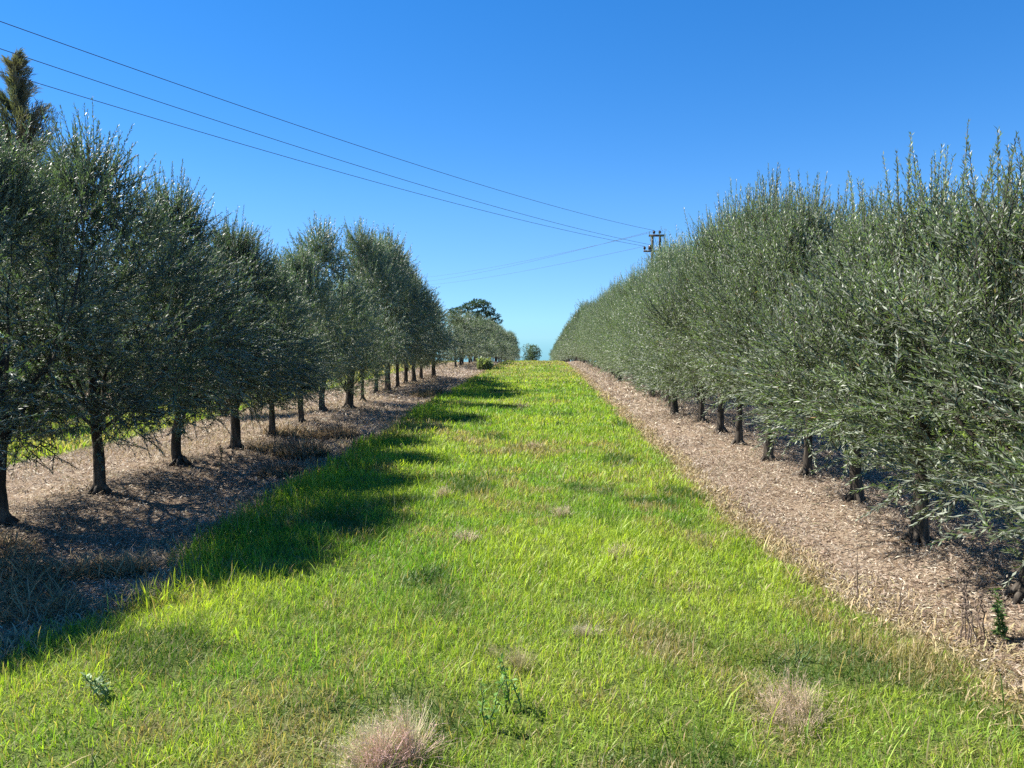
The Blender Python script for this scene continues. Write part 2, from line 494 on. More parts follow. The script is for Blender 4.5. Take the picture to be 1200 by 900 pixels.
# ------------------------------------------------------------------ litter and dead grass on the bare strips
def build_litter():
    rng = np.random.default_rng(8)
    pal = np.array([[0.52, 0.45, 0.35], [0.38, 0.31, 0.24], [0.24, 0.17, 0.125], [0.64, 0.57, 0.45], [0.11, 0.078, 0.06], [0.36, 0.31, 0.26], [0.44, 0.33, 0.25], [0.30, 0.30, 0.17]])
    pp = np.array([0.18, 0.2, 0.18, 0.12, 0.16, 0.09, 0.1, 0.02])
    VV, Q, CC, n0 = [], [], [], 0
    zones = [(2.3, 5.5, 1.4, 4.8, 5200, 1.0), (5.5, 10, 1.4, 5.6, 3300, 1.2), (10, 18, 1.4, 5.6, 1000, 1.9), (18, 50, 1.4, 5.0, 320, 3.4),
             (3.4, 7, -7.2, -2.2, 2600, 1.1), (7, 12, -7.4, -2.3, 1500, 1.5), (12, 20, -7.4, -2.4, 700, 2.2), (20, 50, -7.4, -2.4, 240, 3.8)]
    for (y0, y1, x0, x1, dens, sc) in zones:
        k = int((y1 - y0) * (x1 - x0) * dens)
        x = rng.uniform(x0, x1, k); y = rng.uniform(y0, y1, k)
        keep = (rng.random(k) > gmask(x, y) * 1.05) & (rng.random(k) < -0.25 + 2.1 * n2(x, y, 2.4, 71, 3))
        x, y = x[keep], y[keep]; k = len(x)
        ln = rng.uniform(0.014, 0.050, k) * sc; w = ln * rng.uniform(0.08, 0.26, k)
        az = rng.uniform(0, 2 * PI, k); tilt = rng.normal(0, 0.35, k); roll = rng.normal(0, 0.5, k)
        d = np.stack([np.cos(az) * np.cos(tilt), np.sin(az) * np.cos(tilt), np.sin(tilt)], 1)
        s = np.stack([-np.sin(az) * np.cos(roll), np.cos(az) * np.cos(roll), np.sin(roll)], 1)
        c = np.stack([x, y, gz(x, y) + 0.005 + rng.uniform(0, 0.018, k) + np.abs(np.sin(tilt)) * ln * 0.4], 1)
        up = np.array([0, 0, 1.0]) * (ln * rng.uniform(-0.1, 0.12, k))[:, None]
        V = np.stack([c - d * ln[:, None] / 2, c - s * w[:, None] / 2 + up, c + d * ln[:, None] / 2, c + s * w[:, None] / 2 + up], 1).reshape(-1, 3)
        ci = rng.choice(len(pal), k, p=pp / pp.sum())
        col = pal[ci] * rng.uniform(0.7, 1.25, (k, 1)) * (0.6 + 0.8 * n2(x, y, 1.1, 75, 3))[:, None]
        VV.append(V); Q.append(np.arange(k)[:, None] * 4 + np.array([[0, 1, 2, 3]]) + n0); CC.append(np.repeat(col, 4, 0)); n0 += len(V)
    me = np_mesh('leaf_litter', np.concatenate(VV), [np.concatenate(Q)], col=np.concatenate(CC), mats=[M_dry])
    o = link(bpy.data.objects.new('leaf_litter', me))
    tag(o, 'tan and brown fallen leaves and mown straw strewn under the olive rows', 'leaf litter', kind='stuff')

    # dead grass: low straw on the strips, thicker along the edges
    VV, Q, T, CC, n0 = [], [], [], [], 0
    def put(x, y, h, w, lean, tone):
        nonlocal n0
        k = len(x)
        straw = np.array([0.52, 0.44, 0.285]) * rng.uniform(0.6, 1.2, (k, 1)) * tone * (1 + rng.uniform(-0.08, 0.08, (k, 3)))
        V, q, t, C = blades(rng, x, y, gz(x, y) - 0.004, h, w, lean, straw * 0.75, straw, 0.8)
        VV.append(V); Q.append(q + n0); T.append(t + n0); CC.append(C); n0 += len(V)
    for (y0, y1, x0, x1, dens, w, h) in [(3.3, 8, -7.2, -2.3, 420, 0.004, 0.09), (8, 16, -7.4, -2.4, 420, 0.008, 0.15), (16, 50, -7.4, -2.4, 110, 0.02, 0.17),
                                        (2.3, 8, 1.5, 5.2, 260, 0.004, 0.07), (8, 20, 1.5, 5.4, 120, 0.008, 0.08), (20, 50, 1.5, 5.4, 60, 0.02, 0.1)]:
        k = int((y1 - y0) * (x1 - x0) * dens)
        x = rng.uniform(x0, x1, k); y = rng.uniform(y0, y1, k)
        c = n2(x, y, 1.3, 81, 3)
        keep = (rng.random(k) > gmask(x, y)) & (rng.random(k) < sstep(0.42, 0.62, c) * 1.0 + 0.12)
        x, y, c = x[keep], y[keep], c[keep]; k = len(x)
        put(x, y, 0.6 * h * rng.uniform(0.4, 1.4, k) * (0.5 + c), w * rng.uniform(0.6, 1.3, k), rng.uniform(0.3, 1.05, k), np.array([1.0, 0.95, 0.9]))
    k = 26000                                           # straw rim along the right edge of the sod
    y = 2.3 + 40 * rng.random(k) ** 1.9; x = xr(y) + rng.normal(0.03, 0.085, k) * (1 + 1.2 * (y < 5))
    put(x, y, rng.uniform(0.03, 0.09, k), 0.0035 + 0.0006 * y, rng.uniform(0.3, 1.05, k), np.array([1.05, 1.0, 0.85]))
    k = 9000                                            # and along the left
    y = 3.6 + 40 * rng.random(k) ** 1.7; x = xl(y) + rng.normal(-0.12, 0.13, k)
    put(x, y, rng.uniform(0.04, 0.12, k), 0.004 + 0.0007 * y, rng.uniform(0.3, 1.05, k), np.array([1.0, 0.96, 0.9]))
    # flattened tussocks of straw in the near left corner
    for (cx, cy, r, m) in [(-3.55, 4.75, 0.42, 700), (-3.1, 4.25, 0.35, 600), (-4.1, 5.2, 0.4, 400), (-3.0, 5.0, 0.25, 600), (-3.7, 10.2, 0.4, 400), (-4.0, 11.8, 0.5, 600)]:
        a = rng.uniform(0, 2 * PI, m); q = r * np.sqrt(rng.random(m))
        x = cx + q * np.cos(a); y = cy + q * np.sin(a) * 0.7
        put(x, y, rng.uniform(0.08, 0.24, m), 0.0045 + 0.0006 * y, rng.uniform(0.5, 1.05, m), np.array([0.85, 0.74, 0.6]))
    me = np_mesh('dead_grass', np.concatenate(VV), [np.concatenate(Q), np.concatenate(T)], col=np.concatenate(CC), mats=[M_dry], smooth=True)
    o = link(bpy.data.objects.new('dead_grass', me))
    tag(o, 'bleached dead grass scattered over the bare strips and edging the green sod', 'dead grass', kind='stuff')
build_litter()

# ------------------------------------------------------------------ olive crowns
def crown_mesh(name, seed, nshoot, leaf_len, step, style='bushy', H=3.7, zb=0.95, Rr=1.05, stems=True, tone=(1, 1, 1)):
    """leafy shoots filling a lobed envelope; origin at the foot of the tree"""
    rng = np.random.default_rng(seed)
    N = nshoot
    bushy = style == 'bushy'
    nc = max(32, N // 22)
    # cluster centres on a lobed, uneven envelope
    tc = rng.random(nc) ** (1.12 if bushy else 0.9)
    pc = rng.uniform(0, 2 * PI, nc)
    def prof(t):
        return np.sin(PI * np.clip(t ** (0.74 if bushy else 0.85) * 0.84 + 0.15, 0, 1)) ** (0.75 if bushy else 0.7) * (1 - (0.42 if bushy else 0.1) * t ** 1.6)
    lob = 0.60 + 0.80 * noise3(np.cos(pc) * 1.9 + 9, np.sin(pc) * 1.9 + 9, tc * 4.6 + seed * 3, seed)
    uc = np.where(rng.random(nc) < 0.3, rng.uniform(0.1, 0.65, nc), rng.uniform(0.68, 1.0, nc))
    rc = Rr * prof(tc) * lob * uc
    zc = zb + 0.12 + (H - 0.45 - zb) * tc
    cen = np.stack([rc * np.cos(pc), rc * np.sin(pc), zc], 1)
    size = rng.uniform(0.75, 1.3, nc)
    ci = rng.choice(nc, N, p=size / size.sum())
    off = rng.normal(0, 1, (N, 3)) * (0.108 * size[ci])[:, None] * np.array([1, 1, 1.1])
    stray = rng.random(N) < 0.14
    off[stray] *= 1.7
    ol = np.linalg.norm(off, axis=1, keepdims=True); off = off * np.minimum(1, 0.36 / ol)
    hi = tc[ci] > 0.8; off[hi] *= 0.8
    P = cen[ci] + off
    P[:, 2] = np.maximum(P[:, 2], zb - 0.05)
    low = P[:, 2] < zb + 0.25
    t = tc[ci]; u = uc[ci]
    outw = unit(P * np.array([1, 1, 0]) + np.array([1e-4, 0, 0]))
    ob = unit(off)
    if bushy:
        upc = 0.15 + 1.0 * (t - 0.25)
        D = unit(outw * (0.75 - 0.5 * t)[:, None] + ob * 0.75 + np.array([0, 0, 1.0]) * upc[:, None] + rng.normal(0, 0.35, (N, 3)))
    else:
        upc = 0.62 + 0.9 * (t - 0.42)
        D = unit(outw * (0.55 - 0.4 * t)[:, None] + ob * 0.45 + np.array([0, 0, 1.0]) * upc[:, None] + rng.normal(0, 0.32, (N, 3)))
    ctone = rng.uniform(0.66, 1.4, nc)[ci]
    D[low] = unit(D[low] * np.array([0.8, 0.8, 0.5]) + rng.normal(0, 0.5, (int(low.sum()), 3)) + np.array([0, 0, 0.12]))
    Ls = rng.uniform(0.17, 0.36, N) * (1.0 + 0.35 * t)
    top = (t > 0.72) & (rng.random(N) < (0.14 if bushy else 0.2)) & (np.abs(outw[:, 0] * 0) < 1)
    Ls = np.where(top, rng.uniform(0.3, 0.62, N) if bushy else rng.uniform(0.35, 0.8, N), Ls)
    D[top] = unit(D[top] + np.array([0, 0, 1.6]))
    bend = np.where(t < 0.35, -0.30, 0.25) * (1 if style == 'bushy' else 0.9)
    def path(s):      # s (..)-> positions
        return None
    # leaves
    m = np.maximum((Ls / step).astype(int), 3)
    idx = np.repeat(np.arange(N), m * 2)
    cnt = np.concatenate([np.arange(q * 2) for q in m])
    node = cnt // 2; side = cnt % 2
    s = (node + 0.6) / np.repeat(m, m * 2)
    K = len(idx)
    bz = bend[idx]
    pos = P[idx] + D[idx] * (Ls[idx] * s)[:, None] + np.array([0, 0, 1.0]) * (bz * Ls[idx] * s * s * 0.5)[:, None]
    T = unit(D[idx] + np.array([0, 0, 1.0]) * (bz * s)[:, None])
    ref = unit(rng.normal(0, 1, (N, 3)))[idx]
    A = unit(np.cross(T, ref)); B = np.cross(T, A)
    an = node * (PI / 2) + side * PI + rng.normal(0, 0.35, K)
    O = A * np.cos(an)[:, None] + B * np.sin(an)[:, None]
    ang = np.clip(rng.normal(0.72, 0.24, K), 0.15, 1.5) * (1 - 0.45 * s)
    Ld = unit(T * np.cos(ang)[:, None] + O * np.sin(ang)[:, None] + rng.normal(0, 0.08, (K, 3)))
    W = unit(np.cross(T, O) + rng.normal(0, 0.35, (K, 3)))
    Nn = np.cross(W, Ld)
    # upper face towards the shoot tip
    flip = (Nn * T).sum(1) < 0
    W = np.where(flip[:, None], -W, W)
    ll = leaf_len * rng.uniform(0.65, 1.2, K) * (1 - 0.35 * s ** 2)
    lw = ll * rng.uniform(0.17, 0.25, K) * (1.0 if leaf_len < 0.08 else 1.15)
    Nn = np.cross(W, Ld)
    curl = ll * rng.uniform(-0.10, 0.06, K)
    b = pos
    c1 = pos + Ld * (ll * 0.5)[:, None] + Nn * (-curl)[:, None]
    tip = pos + Ld * ll[:, None]
    V = np.stack([b, c1 - W * (lw / 2)[:, None], tip, c1 + W * (lw / 2)[:, None]], 1).reshape(-1, 3)
    Q = np.arange(K)[:, None] * 4 + np.array([[0, 3, 2, 1]])
    shade = (rng.uniform(0.75, 1.25, N) * ctone)[idx]
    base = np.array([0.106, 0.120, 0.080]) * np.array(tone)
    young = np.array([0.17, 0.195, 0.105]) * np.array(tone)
    yy = (np.clip((s - 0.55) * 1.2, 0, 1) * (u[idx] > 0.6) * rng.uniform(0, 1, K))[:, None]
    col = (base * (1 - yy) + young * yy) * (shade * rng.uniform(0.75, 1.25, K))[:, None]
    dead = rng.random(K) < 0.006
    col[dead] = np.array([0.30, 0.19, 0.08])
    C = np.repeat(col, 4, 0)
    faces = [Q]; mi = [np.zeros(K, int)]
    allV = [V]; allC = [C]; n0 = len(V)
    if stems:                                        # thin twig inside each shoot
        k3 = 3
        a = np.arange(k3) * 2 * PI / k3
        rows = []
        for ss, rr in ((0.0, 0.0042), (0.5, 0.003), (1.0, 0.001)):
            c0 = P + D * (Ls * ss)[:, None] + np.array([0, 0, 1.0]) * (bend * Ls * ss * ss * 0.5)[:, None]
            rf = unit(np.cross(D, np.array([0.3, 0.9, 0.2]))); r2 = np.cross(D, rf)
            rows.append(c0[:, None] + rr * (rf[:, None] * np.cos(a)[None, :, None] + r2[:, None] * np.sin(a)[None, :, None]))
        SV = np.concatenate(rows, 1).reshape(-1, 3)
        bb = (np.arange(N) * 9)[:, None, None]
        q = []
        for lv in (0, 3):
            for j in range(3):
                q.append([lv + j, lv + (j + 1) % 3, lv + 3 + (j + 1) % 3, lv + 3 + j])
        SQ = (bb + np.array(q)[None]).reshape(-1, 4) + n0
        faces.append(SQ); mi.append(np.ones(len(SQ), int))
        allV.append(SV); allC.append(np.full((len(SV), 3), 0.12)); n0 += len(SV)
    # limbs from the trunk head into the crown
    mb = MB()
    for i in range(9 if stems else 5):
        a = i * 2.4 + rng.uniform(-0.3, 0.3); hh = zb + (H - zb) * rng.uniform(0.45, 0.85); rr = Rr * rng.uniform(0.25, 0.65)
        p0 = np.array([0, 0, zb - 0.12 + 0.03 * i]); p3 = np.array([rr * math.cos(a), rr * math.sin(a), hh])
        pts = []
        for q in np.linspace(0, 1, 7):
            p = p0 * (1 - q) + p3 * q
            p[:2] += p3[:2] * 0.35 * math.sin(PI * q) + rng.normal(0, 0.02, 2)
            pts.append(p)
        mb.tube(pts, np.linspace(0.02, 0.003, 7), 5, cap=False)
    LV = np.concatenate(mb.V); LQ = np.concatenate(mb.F[4]) + n0
    faces.append(LQ); mi.append(np.ones(len(LQ), int))
    allV.append(LV); allC.append(np.full((len(LV), 3), 0.12))
    me = np_mesh(name, np.concatenate(allV), faces, col=np.concatenate(allC), mats=[M_olive, M_bark], midx=np.concatenate(mi))
    return me

def trunk_mesh(name, seed, h=1.1, r=0.07, bend=(0, 0), flare=1.6, k=12, roots=True, s_curve=0.0):
    rng = np.random.default_rng(seed)
    mb = MB()
    q = np.linspace(0, 1, 12)
    x = bend[0] * q ** 1.3 + s_curve * np.sin(q * 2 * PI) + rng.normal(0, 0.004, 12)
    y = bend[1] * q ** 1.3 + rng.normal(0, 0.004, 12)
    x -= x[0]; y -= y[0]
    pts = np.stack([x, y, -0.12 + q * (h + 0.12)], 1)
    rad = 0.78 * r * (1 - 0.22 * q + (flare - 1) * np.exp(-q * 7))
    mb.tube(pts, rad, k, wob=0.16, seed=seed)
    r = r * 0.75
    if roots:
        for i in range(5):
            a = i * 2 * PI / 5 + rng.uniform(-0.4, 0.4)
            d = np.array([math.cos(a), math.sin(a), 0])
            rr = [np.array([0, 0, 0.10]) + d * r * 0.5, np.array([0, 0, 0.045]) + d * r * 1.2, np.array([0, 0, 0.01]) + d * r * 2.0, np.array([0, 0, -0.06]) + d * r * 2.8]
            mb.tube(rr, [r * 0.5, r * 0.45, r * 0.32, r * 0.15], 6)
    return mb.mesh(name, M_bark)

CR = {}
for i in range(4):
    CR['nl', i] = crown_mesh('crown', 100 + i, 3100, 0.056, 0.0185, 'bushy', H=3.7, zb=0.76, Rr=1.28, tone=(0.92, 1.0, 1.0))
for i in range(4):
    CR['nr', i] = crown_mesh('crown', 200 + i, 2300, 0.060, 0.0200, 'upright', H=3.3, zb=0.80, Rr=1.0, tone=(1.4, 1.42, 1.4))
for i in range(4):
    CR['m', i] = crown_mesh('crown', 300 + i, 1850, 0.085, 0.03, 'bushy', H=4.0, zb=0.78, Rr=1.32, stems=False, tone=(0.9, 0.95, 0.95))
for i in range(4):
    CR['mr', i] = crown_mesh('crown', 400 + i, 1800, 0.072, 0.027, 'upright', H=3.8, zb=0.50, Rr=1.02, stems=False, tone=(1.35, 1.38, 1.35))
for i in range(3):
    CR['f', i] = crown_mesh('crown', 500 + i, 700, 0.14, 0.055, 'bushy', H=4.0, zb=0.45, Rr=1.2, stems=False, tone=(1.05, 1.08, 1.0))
BASEH = {'nl': 3.62, 'nr': 3.42, 'm': 4.0, 'mr': 4.1, 'f': 4.1}
BASEZ = {'nl': 1.0, 'nr': 0.55, 'm': 0.95, 'mr': 0.5, 'f': 0.8}
TRUNKS = [trunk_mesh('trunk', 40 + i, h=1.35, r=0.07, bend=(0.08 * math.cos(i * 2), 0.08 * math.sin(i * 2)), roots=False, k=8) for i in range(5)]

def olive(x, y, H, kind, var, label, group, rz, wide=1.0, trunk=None, trunk_r=1.0, cs=None):
    z = float(gz(x, y))
    root = empty('olive_tree', (x, y, z))
    tag(root, label, 'olive tree', group)
    s = (H - 0.38) / BASEH[kind]
    tm = trunk if trunk is not None else TRUNKS[var % 5]
    t = bpy.data.objects.new('trunk', tm)
    link(t, root)
    if trunk is None:
        t.rotation_euler = (0, 0, rz * 1.7); t.scale = (trunk_r, trunk_r, 1)
    c = bpy.data.objects.new('crown', CR[kind, var])
    link(c, root)
    c.rotation_euler = (0, 0, rz)
    c.scale = (wide, wide, s)
    if cs: c.location = (cs[0], cs[1], 0)
    return root

rng = np.random.default_rng(77)
G_L = 'olive trees of the left planting row'
G_R = 'olive trees of the right planting row'

# left row: (y, height, width, crown kind, label)
left = [
    (4.95, 2.45, 0.8, 'nl', 'dark olive tree overhanging the left border nearest the grass shadow'),
    (6.36, 3.4, 0.95, 'nl', 'large dark olive tree whose trunk stands cut by the left border'),
    (7.65, 3.7, 1.02, 'nl', 'tall olive tree on a straight slim trunk, second trunk from the left border'),
    (9.34, 3.55, 0.97, 'nl', 'olive tree on an S-bent trunk in front of the bright green gap'),
    (10.8, 3.3, 0.88, 'nl', 'olive tree with short flared trunk between the bent trunk and the dry brush'),
    (12.3, 3.1, 0.8, 'm', 'low olive tree with thin straight trunk just behind dry brown brush'),
    (14.35, 3.45, 0.78, 'm', 'olive tree with a twiggy base rising out of dry brown brush'),
    (16.0, 4.25, 0.9, 'm', 'olive tree on a curved thin trunk left of the stout leaning trunk'),
    (17.0, 3.3, 0.85, 'mr', 'smaller paler olive tree on the stoutest, slightly leaning trunk'),
    (18.8, 4.5, 0.85, 'm', 'olive tree on a thin straight post-like trunk right of the stoutest one'),
    (21.2, 4.6, 0.95, 'm', 'dark olive tree standing before the tallest crown of the row'),
    (22.5, 4.95, 1.05, 'm', 'tallest dark olive tree ending the big crowns of the row'),
    (24.0, 4.7, 1.0, 'm', 'dark olive tree directly behind the tallest crown of the row'),
    (25.8, 4.3, 0.95, 'm', 'olive tree where the left row steps down toward the crest'),
    (27.2, 4.0, 0.95, 'm', 'medium olive tree below the step in the row, before the pale gap'),
    (28.6, 3.5, 0.9, 'm', 'smaller olive tree close before the pale gap in the left row'),
    (30.2, 3.2, 0.9, 'm', 'last low olive tree before the pale open gap in the left row'),
]
tr_spec = {
    3.55: dict(r=0.075), 4.95: dict(r=0.075),
    6.36: dict(r=0.085, h=1.5, bend=(0.05, 0), s_curve=-0.02), 7.65: dict(r=0.068, h=1.5, bend=(-0.03, 0), flare=1.25),
    9.34: dict(r=0.078, h=1.4, bend=(0.09, 0), s_curve=-0.06, flare=1.15), 10.8: dict(r=0.075, h=1.3, bend=(-0.02, 0), flare=1.9),
    12.3: dict(r=0.06, h=1.3), 14.35: dict(r=0.06, h=1.3), 16.0: dict(r=0.075, h=1.4, bend=(0.02, 0), s_curve=-0.05),
    17.0: dict(r=0.105, h=1.6, bend=(0.16, 0), flare=1.6), 18.8: dict(r=0.055, h=1.5, bend=(0, 0), flare=1.1), 21.2: dict(r=0.065, h=1.5, bend=(0.1, 0)),
    22.5: dict(r=0.095, h=1.5, flare=1.9), 24.0: dict(r=0.065, h=1.5), 25.8: dict(r=0.08, h=1.5), 27.2: dict(r=0.09, h=1.5), 28.6: dict(r=0.075, h=1.5), 30.2: dict(r=0.10, h=1.5),
}
LX = {4.95: (-4.5, 4.4), 6.36: (-4.47, 5.87), 7.65: (-4.38, 7.12), 9.34: (-4.38, 8.76), 10.8: (-4.25, 10.09), 12.3: (-4.31, 11.64), 14.35: (-4.43, 13.46), 16.0: (-4.52, 15.19), 17.0: (-4.25, 16.15), 18.8: (-4.37, 17.92), 21.2: (-4.65, 20.6), 22.5: (-4.52, 21.6), 24.0: (-4.49, 22.93), 25.8: (-4.55, 24.65), 27.2: (-4.5, 25.9), 28.6: (-4.47, 27.3), 30.2: (-4.25, 29.0)}
for i, (y, H, w, kd, lab) in enumerate(left):
    sp = tr_spec.get(y, {})
    tm = trunk_mesh('trunk', 900 + i, **sp)
    olive(LX[y][0], LX[y][1], H, kd, i % 4, lab, G_L, rz=i * 1.83 + 0.4, wide=w, trunk=tm)
# beyond the gap, running down past the crest
far_left = []
y = 38.5
while y < 118:
    far_left.append(y); y += 1.9 if y < 70 else 2.5
for i, y in enumerate(far_left):
    H = float(np.interp(y, [38, 55, 71, 118], [3.3, 3.6, 3.9, 5.0])) * rng.uniform(0.9, 1.08)
    lab = 'distant olive tree of the left row, past the pale gap near the crest' if y < 60 else 'remote olive tree of the left row, dropping away beyond the crest'
    olive(ROW_L + rng.normal(0, 0.12), y, H, 'f', i % 3, lab, 'distant olive trees of the left row', rz=rng.uniform(0, 6.3), wide=rng.uniform(0.85, 1.1), trunk_r=1.0)

# right row
right = [
    (1.75, 2.75, 0.9, 'olive tree beyond the right border, closest to the photographer'),
    (3.2, 2.8, 0.95, 'pale leafy olive tree reaching in from the right border, trunk out of view'),
    (4.58, 2.85, 1.0, 'olive tree whose pale trunk stands cut by the right border'),
    (5.85, 3.05, 1.0, 'feathery olive tree on the dark trunk with spreading surface roots'),
    (7.30, 3.1, 0.98, 'olive tree on the flared dark trunk next behind the rooted one'),
    (8.60, 3.4, 0.98, 'olive tree on a thin trunk half hidden by low leaves, third dark trunk from right'),
    (9.95, 3.65, 1.0, 'silvery olive tree with trunk base barely visible over its round shadow'),
    (11.3, 3.75, 1.0, 'grey green olive tree with skirt leaves hiding its trunk, middle of right row'),
    (12.7, 3.75, 1.0, 'upright olive tree right of the utility pole, skirt touching the bare strip'),
    (14.1, 3.9, 1.0, 'olive tree in the right row with its shoots just right of the pole top'),
]
rt_spec = {1.75: {}, 3.2: {}, 4.58: dict(r=0.075, h=1.0, bend=(0.05, 0)), 5.85: dict(r=0.068, h=1.0, flare=1.8, bend=(0.03, 0.0)),
           7.30: dict(r=0.066, h=1.0, flare=1.7, bend=(-0.05, 0)), 8.60: dict(r=0.06, h=1.0), 9.95: dict(r=0.065, h=1.0, flare=1.7), 11.3: dict(r=0.065, h=1.0, flare=1.7), 12.7: {}, 14.1: {}}
RX = {1.75: (2.95, 1.75), 3.2: (2.95, 3.1), 4.58: (2.88, 4.42), 5.85: (2.86, 5.68), 7.30: (2.98, 7.1), 8.60: (2.95, 8.3), 9.95: (2.87, 9.45), 11.3: (2.85, 10.8), 12.7: (2.93, 12.2), 14.1: (2.93, 13.7)}
for i, (y, H, w, lab) in enumerate(right):
    tm = trunk_mesh('trunk', 950 + i, **rt_spec[y])
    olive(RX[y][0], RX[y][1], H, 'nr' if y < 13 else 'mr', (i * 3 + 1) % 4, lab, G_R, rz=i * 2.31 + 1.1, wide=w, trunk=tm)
y, i = 15.15, 0
while y < 150:
    H = float(np.interp(y, [15, 19, 25, 31, 40, 60, 150], [3.95, 3.88, 3.92, 4.0, 4.0, 4.2, 4.6])) * rng.uniform(0.88, 1.08)
    kd = 'mr' if y < 42 else 'f'
    mids = ['olive tree standing just in front of the utility pole, nearer the camera', 'olive tree whose crown hides the foot of the utility pole',
            'first olive tree left of the utility pole in the right row', 'second olive tree left of the utility pole, going toward the crest']
    lab = (mids[i] if i < 4 else 'middle distance olive tree left of the utility pole, merged into the right hand hedge line' if y < 32 else
           'small distant olive tree toward the vanishing end of the right row' if y < 60 else
           'remote olive tree of the right row, sinking away beyond the crest')
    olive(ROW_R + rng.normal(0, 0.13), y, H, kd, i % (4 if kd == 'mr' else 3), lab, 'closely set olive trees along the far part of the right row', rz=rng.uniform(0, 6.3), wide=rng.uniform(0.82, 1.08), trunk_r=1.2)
    y += 1.45 if y < 60 else 2.2; i += 1

# rows glimpsed behind
y, i = 7.0, 0
while y < 62:
    olive(-11.9 + rng.normal(0, 0.15), y, rng.uniform(3.3, 4.1), 'm' if y < 26 else 'f', i % 3, 'olive tree of the row behind, glimpsed between the left trunks over bright grass',
          'olive trees of the row behind the left one', rz=rng.uniform(0, 6.3), wide=rng.uniform(0.95, 1.15), trunk_r=1.2)
    y += 2.0; i += 1
y, i = 3.5, 0
while y < 40:
    olive(10.4 + rng.normal(0, 0.15), y, rng.uniform(3.0, 3.8), 'm' if y < 20 else 'f', i % 3, 'olive tree of the row behind, glimpsed under the right hand crowns',
          'olive trees of the row behind the right one', rz=rng.uniform(0, 6.3), wide=rng.uniform(1.0, 1.15), trunk_r=1.2)
    y += 2.0; i += 1

# ------------------------------------------------------------------ trees of other kinds, far off
def clumps(rng, centers, n_each, size, leaf, flat=0.6, col=(0.04, 0.07, 0.03), shape='clump', droop=0.0):
    """leaf sprays around clump centres -> V, Q, C"""
    Vs, Cs = [], []
    for c, sz in zip(centers, size):
        k = int(n_each * sz ** 1.5)
        d = unit(rng.normal(0, 1, (k, 3)))
        rr = sz * rng.uniform(0.55, 1.0, k) ** 0.6 * (0.7 + 0.6 * noise3(d[:, 0] * 2, d[:, 1] * 2, d[:, 2] * 2, int(c[0] * 10) % 97))
        P = c + d * rr[:, None] * np.array([1, 1, flat])
        a = unit(d + rng.normal(0, 0.6, (k, 3)) + np.array([0, 0, -droop])); b = unit(np.cross(a, rng.normal(0, 1, (k, 3))))
        ll = leaf * rng.uniform(0.6, 1.3, k); lw = ll * 0.4
        V = np.stack([P, P + a * (ll / 2)[:, None] - b * (lw / 2)[:, None], P + a * ll[:, None], P + a * (ll / 2)[:, None] + b * (lw / 2)[:, None]], 1)
        col1 = np.array(col) * rng.uniform(0.6, 1.4, (k, 1))
        Vs.append(V.reshape(-1, 3)); Cs.append(np.repeat(col1, 4, 0))
    V = np.concatenate(Vs); C = np.concatenate(Cs)
    Q = np.arange(len(V) // 4)[:, None] * 4 + np.array([[0, 1, 2, 3]])
    return V, Q, C

def eucalyptus():
    rng = np.random.default_rng(3)
    D = 120.0
    x0 = (557 - HX) / F * D; z0 = float(base_z(D))
    root = empty('eucalyptus_tree', (x0, D, z0))
    tag(root, 'dark spreading flat topped tree rising behind the far left olives', 'tree')
    top = z0 * -1 + EYE + (HY - 351) / F * D
    mb = MB()
    mb.tube([(0, 0, -0.3), (0.1, 0, 3), (0, 0.1, 6), (0.3, 0, 8)], [0.45, 0.35, 0.28, 0.15], 10)
    C = []; S = []
    spec = [(-3.9, 0.2, -2.5, 0.9), (-3.0, 0, -1.9, 1.2), (-1.9, 0.8, -1.5, 1.2), (-0.6, 0.2, -1.0, 1.2), (0.5, -0.4, -0.6, 1.25), (1.3, 0.3, -0.85, 1.1), (2.1, 0, -1.8, 1.1), (2.9, 0.3, -2.7, 1.0),
            (3.4, 0, -3.5, 0.9), (1.2, -0.6, -2.4, 1.3), (-0.3, 0.6, -2.5, 1.2), (2.2, 0.5, -3.9, 1.2), (0.8, 0, -3.9, 1.4), (-1.3, 0, -3.9, 1.3), (3.3, -0.3, -4.6, 0.8), (-2.8, 0.3, -3.8, 1.0), (0.2, 0.4, -5.2, 1.6), (-2, 0, -5.2, 1.4), (2.2, 0, -5.4, 1.4)]
    for (a, b, c, s) in spec:
        p = np.array([a, b, top + c]); C.append(p); S.append(s)
        mb.tube([(0.1, 0, 4.5 if c < -3 else 6.5), (a * 0.5, b * 0.5, (p[2] + 6) / 2 - 0.3), p - np.array([0, 0, 0.2])], [0.14, 0.1, 0.04], 6)
    link(bpy.data.objects.new('trunk', mb.mesh('trunk', M_bark)), root)
    V, Q, Co = clumps(rng, C, 330, S, 0.34, 0.42, (0.05, 0.085, 0.05))
    link(bpy.data.objects.new('crown', np_mesh('crown', V, [Q], col=Co, mats=[M_leaf])), root)
eucalyptus()

